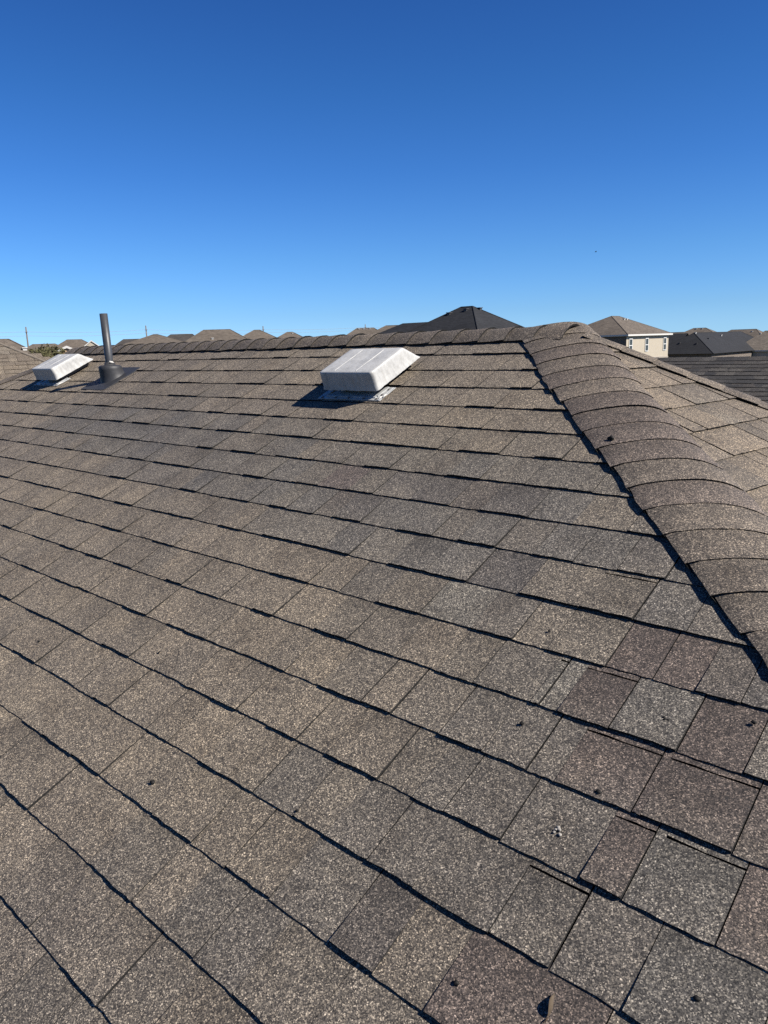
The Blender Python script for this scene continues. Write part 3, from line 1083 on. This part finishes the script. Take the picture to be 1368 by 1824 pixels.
# lit tan house that meets it in a valley
hip_house("neighbour_house", "tan roofed house with white eave and pale garage wall by the right edge", "house",
          (-32.0, 137.6), 0, 28, 9.2, 2.72, 3.08, 22, M['roof_tan'], M['stucco'], G_FAR,
          vents=((-11.5, -.7, M['white']), (-9.6, -.9, M['white']), (-6.9, -1.7, M['white']), (-6.2, -2.8, M['throat'])))
hip_house("neighbour_house", "dark roofed house with dark wall cut by the right edge of the picture", "house",
          (-44.5, 158.0), 0, 8, 8, 5.1, 1.6, 5, M['roof_dark'], M['darkbrick'], G_FAR, fasc=False)
hip_house("neighbour_house", "brown hip roof with a row of vents peeping over the blue black roof", "house",
          (-64.5, 165.0), 8, 13, 11, 4.0, 2.9, 2.5, M['roof_brown'], M['stucco'], G_FAR, vents=((-.6, -.4, M['white']), (.6, -.4, M['white'])), fasc=False)
hip_house("neighbour_house", "small distant brown roof tip between the cream wall and the vented brown roof", "house",
          (-72.1, 172.8), 0, 10, 9, 3.6, 2.6, 4, M['roof_brown'], M['stucco'], G_FAR, fasc=False)
hip_house("neighbour_house", "tan brown roof with pale vents rising behind the lit tan roof", "house",
          (-56.5, 168.0), 0, 13, 11, 3.3, 3.0, 5, M['roof_brown'], M['stucco'], G_FAR, vents=((-1.5, -1.5, M['white']), (2.0, -1.0, M['white'])), fasc=False)

# charcoal two storey roof in the middle
K = Vector((-35.91, 45.13, 8.14))
eh = hip_house("neighbour_house", "tall charcoal hip roof rising in the middle behind the ridge, with small black vents", "house",
               (K.x - .35, K.y + .3), 0, 10.2, 10.6, 4.99, 3.15, 1.1, M['roof_black'], M['darkbrick'], G_FAR, fasc=False,
               vents=((-1.0, -.9, M['throat']), (.3, -.5, M['throat']), (.9, .4, M['throat']), (-1.2, -3.4, M['throat']), (-4.2, -2.2, M['throat'])))
mb = MB()
ea, eb, ec, ed = Vector((-9.8, -5.4, 4.98)), Vector((0, -5.4, 4.98)), Vector((0, 4.6, 4.98)), Vector((-9.8, 4.6, 4.98))
q0, q1 = Vector((-6.2, -.4, 7.17)), Vector((-.5, -.4, 7.17))
mb.poly([ea, eb, q1, q0]); mb.poly([ed, ea, q0]); mb.poly([ec, ed, q0, q1])
mb.build("wing_roof", M['roof_black'], eh)
mb = MB(); mb.box((-9.4, -5.0, 0), (-.2, 4.2, 4.97)); mb.build("wing_wall", M['darkbrick'], eh)
hip_house("neighbour_house", "brown roof corner showing left of the tall charcoal roof", "house",
          (-58.0, 62.0), 35, 11, 9, 5.2, 2.35, 3, M['roof_brown'], M['stucco'], G_FAR)

# row of roofs over the ridge, left half
ROW = [
    (-130.7, 70.6, 8.05, 60, 7.0, 6.5, 1.5, 3.6, 'roof_dark', "small far block roof, first left of the pipe's right side roofs", ()),
    (-111.6, 63.7, 8.5, 59, 9.0, 8.0, 1.5, .6, 'roof_brown', "far brown roof with a narrow peak, right of the small block roof", ()),
    (-117.9, 72.5, 8.45, 57, 8.0, 7.0, 1.7, 3.6, 'roof_dark', "dark flat topped far roof tucked left of the widest brown roof", ()),
    (-85.9, 57.4, 8.48, 55, 11.0, 9.0, 2.6, 3.4, 'roof_brown', "widest far brown roof over the ridge with two pale vents", ((-.6, -2.2), (3.3, -1.4))),
    (-90.7, 67.7, 8.35, 52, 9.5, 8.5, 2.4, .8, 'roof_brown', "brown peaked far roof right of the widest one, pole behind it", ()),
    (-106.8, 87.5, 8.06, 50, 8.5, 8.0, 2.2, 1.0, 'roof_brown', "low brown far roof peak midway along the ridge", ((.5, -.5),)),
    (-90.7, 90.15, 8.10, 45, 8.5, 8.0, 2.0, 2.8, 'roof_brown', "brown far roof with a row of small vents left of the charcoal roof", ((-1.0, -.3), (-.2, -.3), (.8, -.3))),
    (-165.0, 69.1, 8.02, 66, 12.0, 9.0, 2.4, 4.4, 'roof_brown', "brown far roof above the left vent with white gable ends", ()),
    (-122.7, 55.6, 8.26, 64, 9.5, 9.0, 2.4, 2.2, 'roof_brown', "brown far roof with cream gable right of the left vent", ()),
    (-56.1, 18.4, 7.75, 69, 9.0, 8.0, 2.6, 1.4, 'roof_brown', "brown roof peak cut by the left edge above the tan roof", ((1.6, -1.2),)),
]
for x, y, zp, rot, L, W, rise, ridge, rm, lab, vts in ROW:
    zp = zp + y * .01745 - 1.4
    hip_house("distant_house", lab, "house", (x, y), rot, L, W, zp - rise, rise, ridge, M[rm], M['stucco'], G_FAR,
              vents=[(a, b, M['white']) for a, b in vts], fasc=False)


def gable(name, label, loc, rot, w, ez, rise, depth, wallm):
    """small gabled projection with white rake boards"""
    h = empty(name, (loc[0], loc[1], 0), math.radians(rot))
    tag(h, label, "house", G_FAR)
    mb = MB()
    f = [(-w / 2, 0, 0), (w / 2, 0, 0), (w / 2, 0, ez), (0, 0, ez + rise), (-w / 2, 0, ez)]
    b = [(x, depth, z) for x, y, z in f]
    mb.poly(f); mb.poly(b[::-1])
    for i in (0, 1, 4): j = (i + 1) % 5; mb.poly([f[j], f[i], b[i], b[j]])
    mb.build("wall", wallm, h)
    mb = MB()
    o = .25
    sl = rise / (w / 2)
    for s_ in (-1, 1):
        a0 = Vector((s_ * (w / 2 + o), -.08, ez - o * sl + .05)); a1 = Vector((0, -.08, ez + rise + .05))
        mb.poly([a0, a1, a1 + Vector((0, depth + .08, 0)), a0 + Vector((0, depth + .08, 0))])
    mb.build("roof", M['roof_brown'], h)
    for s_ in (-1, 1):
        mb = MB()
        a0 = Vector((s_ * (w / 2 + o), -.12, ez - o * sl + .05)); a1 = Vector((0, -.12, ez + rise + .05))
        d = Vector((0, 0, -.16))
        mb.poly([a0, a1, a1 + d, a0 + d]); mb.poly([a0 + Vector((0, .08, 0)), a0 + d + Vector((0, .08, 0)), a1 + d + Vector((0, .08, 0)), a1 + Vector((0, .08, 0))])
        mb.poly([a0 + d, a1 + d, a1 + d + Vector((0, .08, 0)), a0 + d + Vector((0, .08, 0))])
        mb.build("rake_board", M['white'], h)
    return h


gable("gabled_house", "tan brick gable with white rakes just right above the left vent", (-54.4, 22.4), 65, 2.4, 5.54, .55, 5, M['tanbrick'])
gable("gabled_house", "cream gable end higher up behind the tan brick gable", (-109.0, 51.6), 64, 2.4, 6.5, .9, 6, M['cream'])
gable("gabled_house", "tiny white trimmed gable left of the olive bush", (-150.0, 58.6), 66, 2.6, 5.22, .8, 6, M['cream'])
gable("gabled_house", "second tiny white trimmed gable behind the olive bush", (-150.0, 62.6), 66, 2.6, 5.39, .7, 6, M['cream'])


# ---- the two nearest neighbours have shingles of their own
def rows_on(parent, O, U, D, Nn, nrow, lo, hi, c, tonef, mats, limit, seed, thick=.012):
    """courses of shingles on a plane: O top corner, U along, D down the slope; alike widths share mesh data"""
    rn = random.Random(seed)
    lib = {}
    made = 0
    for i in range(1, nrow + 1):
        a = lo(i) + rn.uniform(-.3, 0)
        while a < hi(i):
            w = rn.choice((.16, .21, .26, .30)); k = rn.randrange(7); hgh = rn.random() < .5
            org = O + U * a + D * (i * c)
            if a + w > hi(i) + .25: break
            if (w, k, hgh) not in lib:
                def pos(x, y, z): return U * x + D * y + Nn * z
                T = thick if hgh else thick * .55
                ob = slab(pos, .003, w - .003, -c * 1.06, 0, .002, T, tonef(k), random.Random(k * 7 + int(w * 100)), nx=2, side=True).build("shingle", mats, parent, True)
                lib[(w, k, hgh)] = ob.data
            else:
                ob = bpy.data.objects.new("shingle", lib[(w, k, hgh)]); COL.objects.link(ob); ob.parent = parent
            ob.location = org
            made += 1
            a += w
            if made >= limit: return


# dark roof close behind, right
DARKT = [(.055, .053, .053), (.043, .042, .043), (.066, .063, .061), (.036, .036, .038), (.050, .047, .046), (.085, .081, .077), (.060, .055, .052)]
nh = empty("neighbour_house", (0.5, 11.75, 0))
tag(nh, "close dark grey shingled roof below the right hip, its ridge level across the frame", "house", G_FAR)
ZN = 5.11
e = [Vector((-13.0, -4.6, ZN - 2.05)), Vector((13.0, -4.6, ZN - 2.05)), Vector((13.0, 4.6, ZN - 2.05)), Vector((-13.0, 4.6, ZN - 2.05))]
r0, r1 = Vector((-8.4, 0, ZN)), Vector((8.4, 0, ZN))
mb = MB()
mb.poly([e[0], e[1], r1, r0]); mb.poly([e[2], e[3], r0, r1]); mb.poly([e[1], e[2], r1]); mb.poly([e[3], e[0], r0]); mb.poly(e[::-1])
nroof = mb.build("roof", M['roof_dark'], nh)
mb = MB(); mb.box((-12.5, -4.1, 0), (12.5, 4.1, ZN - 2.06)); mb.build("wall", M['tanbrick'], nh)
sl = math.atan2(2.05, 4.6)
Dn = Vector((0, -math.cos(sl), -math.sin(sl))); Nn = Vector((0, -math.sin(sl), math.cos(sl)))
rows_on(nroof, r0 + Nn * .002, Vector((1, 0, 0)), Dn, Nn, 16, lambda i: 1.0 + i * .14, lambda i: 5.6 + i * .0, .145, lambda k: DARKT[k], [M['gran'], M['edge']], 300, 21)
rn = random.Random(77)
mb = MB()
for i in range(1, 34):
    x = -8.3 - i * .132
    while x < 8.3 + i * .132:
        w = rn.choice((.21, .26, .30, .36))
        if not (i <= 16 and x + w > 1.0 + i * .14 - .05 and x < 5.75):
            O_ = r0 - Vector((r0.x, 0, 0)) + Nn * .002 + Vector((x, 0, 0)) + Dn * (i * .145)
            mb.merge(slab(lambda a_, b_, z_: O_ + Vector((a_, 0, 0)) + Dn * b_ + Nn * z_, .003, w - .003, -.154, 0, .002, .012 if rn.random() < .5 else .0066, DARKT[rn.randrange(7)], rn, nx=2))
        x += w
tag(mb.build("shingles", [M['gran'], M['edge']], nroof, True), kind="stuff")
mb = MB()
for k in range(60):
    x = -8.3 + k * .28
    q = [Vector((x, -.15, ZN - .067 + .012)), Vector((x + .285, -.15, ZN - .067 + .016)), Vector((x + .285, 0, ZN + .018)), Vector((x, 0, ZN + .012))]
    c_ = DARKT[k * 5 % 7]
    mb.poly(q, 0, c_); mb.poly([Vector((p.x, -p.y, p.z)) for p in (q[1], q[0], q[3], q[2])], 0, c_)
mb.build("ridge_caps", [M['gran'], M['edge']], nroof, True)

# tan roof close by on the left
th = empty("neighbour_house", (-17.4, 2.15, 0), math.radians(-12))
tag(th, "close tan shingled hip roof cut by the left edge, sloping down behind the left vent", "house", G_FAR)
ZT, hw = 6.5, 4.6; rs = hw * .57
e = [Vector((-14, -hw, ZT - rs)), Vector((hw, -hw, ZT - rs)), Vector((hw, hw, ZT - rs)), Vector((-14, hw, ZT - rs))]
r0, r1 = Vector((-9.5, 0, ZT)), Vector((0, 0, ZT))
mb = MB()
mb.poly([e[0], e[1], r1, r0]); mb.poly([e[2], e[3], r0, r1]); mb.poly([e[1], e[2], r1]); mb.poly([e[3], e[0], r0]); mb.poly(e[::-1])
troof = mb.build("roof", M['roof_tan'], th)
mb = MB(); mb.box((-13.5, -hw + .4, 0), (hw - .4, hw - .4, ZT - rs - .01)); mb.build("wall", M['stucco'], th)
sl = math.atan(.57)
Dn = Vector((math.cos(sl), 0, -math.sin(sl))); Nn = Vector((math.sin(sl), 0, math.cos(sl)))
TANT = [(.165, .142, .118), (.150, .130, .110), (.175, .152, .128), (.140, .120, .102), (.158, .135, .112), (.168, .150, .130), (.148, .126, .106)]
rows_on(troof, Vector((0, 0, ZT)) + Nn * .002, Vector((0, 1, 0)), Dn, Nn, 26, lambda i: max(-.35 - i * .03, -i * .13), lambda i: i * .145 * math.cos(sl) - .03, .145, lambda k: TANT[k], [M['gran'], M['edge']], 290, 31)
mb = MB(); mb.tube([r1, e[2]], .035, 6, caps=False); mb.tube([r1, e[1]], .035, 6, caps=False); mb.build("ridge_caps", M['roof_tan'], troof)


# ---------------------------------------------------------------- bush beyond the left vent, poles, cables, bird
bh = empty("olive_bush", (-45.8, 17.2, 0))
tag(bh, "olive brown bushy tree top behind the left roof vent", "tree")
mb = MB()
mb.tube([(0, 0, 0), (.1, 0, 2.2), (0, .1, 3.9)], [.16, .12, .07], 8)
rn = random.Random(4)
for k in range(14):
    a = k * 2.4; mb.tube([(0, 0, 2.6 + k * .1), (math.cos(a) * .6, math.sin(a) * .6, 4.0 + k * .07), (math.cos(a) * 1.1, math.sin(a) * 1.1, 4.7 + .08 * k)], [.05, .03, .012], 5)
mb.build("trunk", M['bark'], bh)
mb = MB()
for k in range(9000):
    d = Vector((rn.gauss(0, 1), rn.gauss(0, 1), rn.gauss(0, 1))).normalized()
    r = rn.random() ** .45
    lump = 1 + .35 * mnoise.noise(d * 2.3 + Vector((4, 1, 7)))
    p = Vector((d.x * 1.25, d.y * 1.25, d.z * 1.2)) * r * lump + Vector((0, 0, 4.85))
    if mnoise.noise(p * 1.7) < -.36: continue
    u = Vector((rn.gauss(0, 1), rn.gauss(0, 1), rn.gauss(0, 1))).normalized(); w = u.cross(d).normalized()
    s = rn.uniform(.06, .12)
    mb.poly([p - u * s, p + w * s * .45, p + u * s, p - w * s * .45])
mb.build("crown", M['bush'], bh)


def pole(x, y, ztop, label):
    o = empty("utility_pole", (x, y, 0))
    tag(o, label, "utility pole", "far utility poles carrying the cables")
    mb = MB(); mb.tube([(0, 0, 0), (0, 0, ztop)], [.30, .20], 8); mb.build("shaft", M['pole'], o)
    mb = MB(); mb.box((-.9, -.06, ztop - 1.6), (.9, .06, ztop - 1.48)); mb.build("crossarm", M['pole'], o)
    return o


PL = [(-240.0, 97.0, 14.0), (-259.1, 148.2, 14.95), (-266.6, 208.1, 14.8), (-279.1, 283.6, 15.85)]
pole(*PL[0], "leaning far utility pole above the left neighbour roofs, tallest in view")
pole(*PL[1], "thin far utility pole right of the dark pipe")
pole(*PL[2], "far pole tip above the brown peaked roof")
pole(*PL[3], "faint far pole tip over the vented roof left of the charcoal roof")


def cable(h, label, y_off=0):
    mb = MB()
    pts = []
    nodes = [(-215.0, 30.0, PL[0][2])] + PL + [(-300, 380, 17.0)]
    for a, b in zip(nodes, nodes[1:]):
        for k in range(8):
            f = k / 8; sag = 4 * f * (1 - f) * .5
            pts.append((a[0] + (b[0] - a[0]) * f, a[1] + (b[1] - a[1]) * f, a[2] + (b[2] - a[2]) * f - h - sag))
    mb.tube(pts, .045, 5)
    tag(mb.build("power_cable", M['wire']), label, "cable", "power cables strung between the far poles")


cable(1.45, "upper thin power cable strung between the far poles")
cable(2.6, "lower thin power cable strung between the far poles")

bd = empty("bird", (-28.12, 50.06, 11.6), math.radians(40))
tag(bd, "tiny dark bird alone in the blue sky, upper right", "bird")
mb = MB()
mb.tube([(-.07, 0, 0), (-.03, 0, .01), (.03, 0, .012), (.06, 0, .01), (.075, 0, .008)], [.006, .02, .024, .015, .003], 8)
for s_ in (-1, 1):
    a = [(.03, 0, .015), (.045, s_ * .06, .05), (.01, s_ * .13, .075), (-.01, s_ * .07, .045), (-.03, 0, .015)]
    mb.poly(a); mb.poly([(x, y, z - .004) for x, y, z in a[::-1]])
mb.poly([(-.06, 0, .005), (-.11, .02, .004), (-.11, -.02, .004)])
mb.build("body", M['bird'], bd)
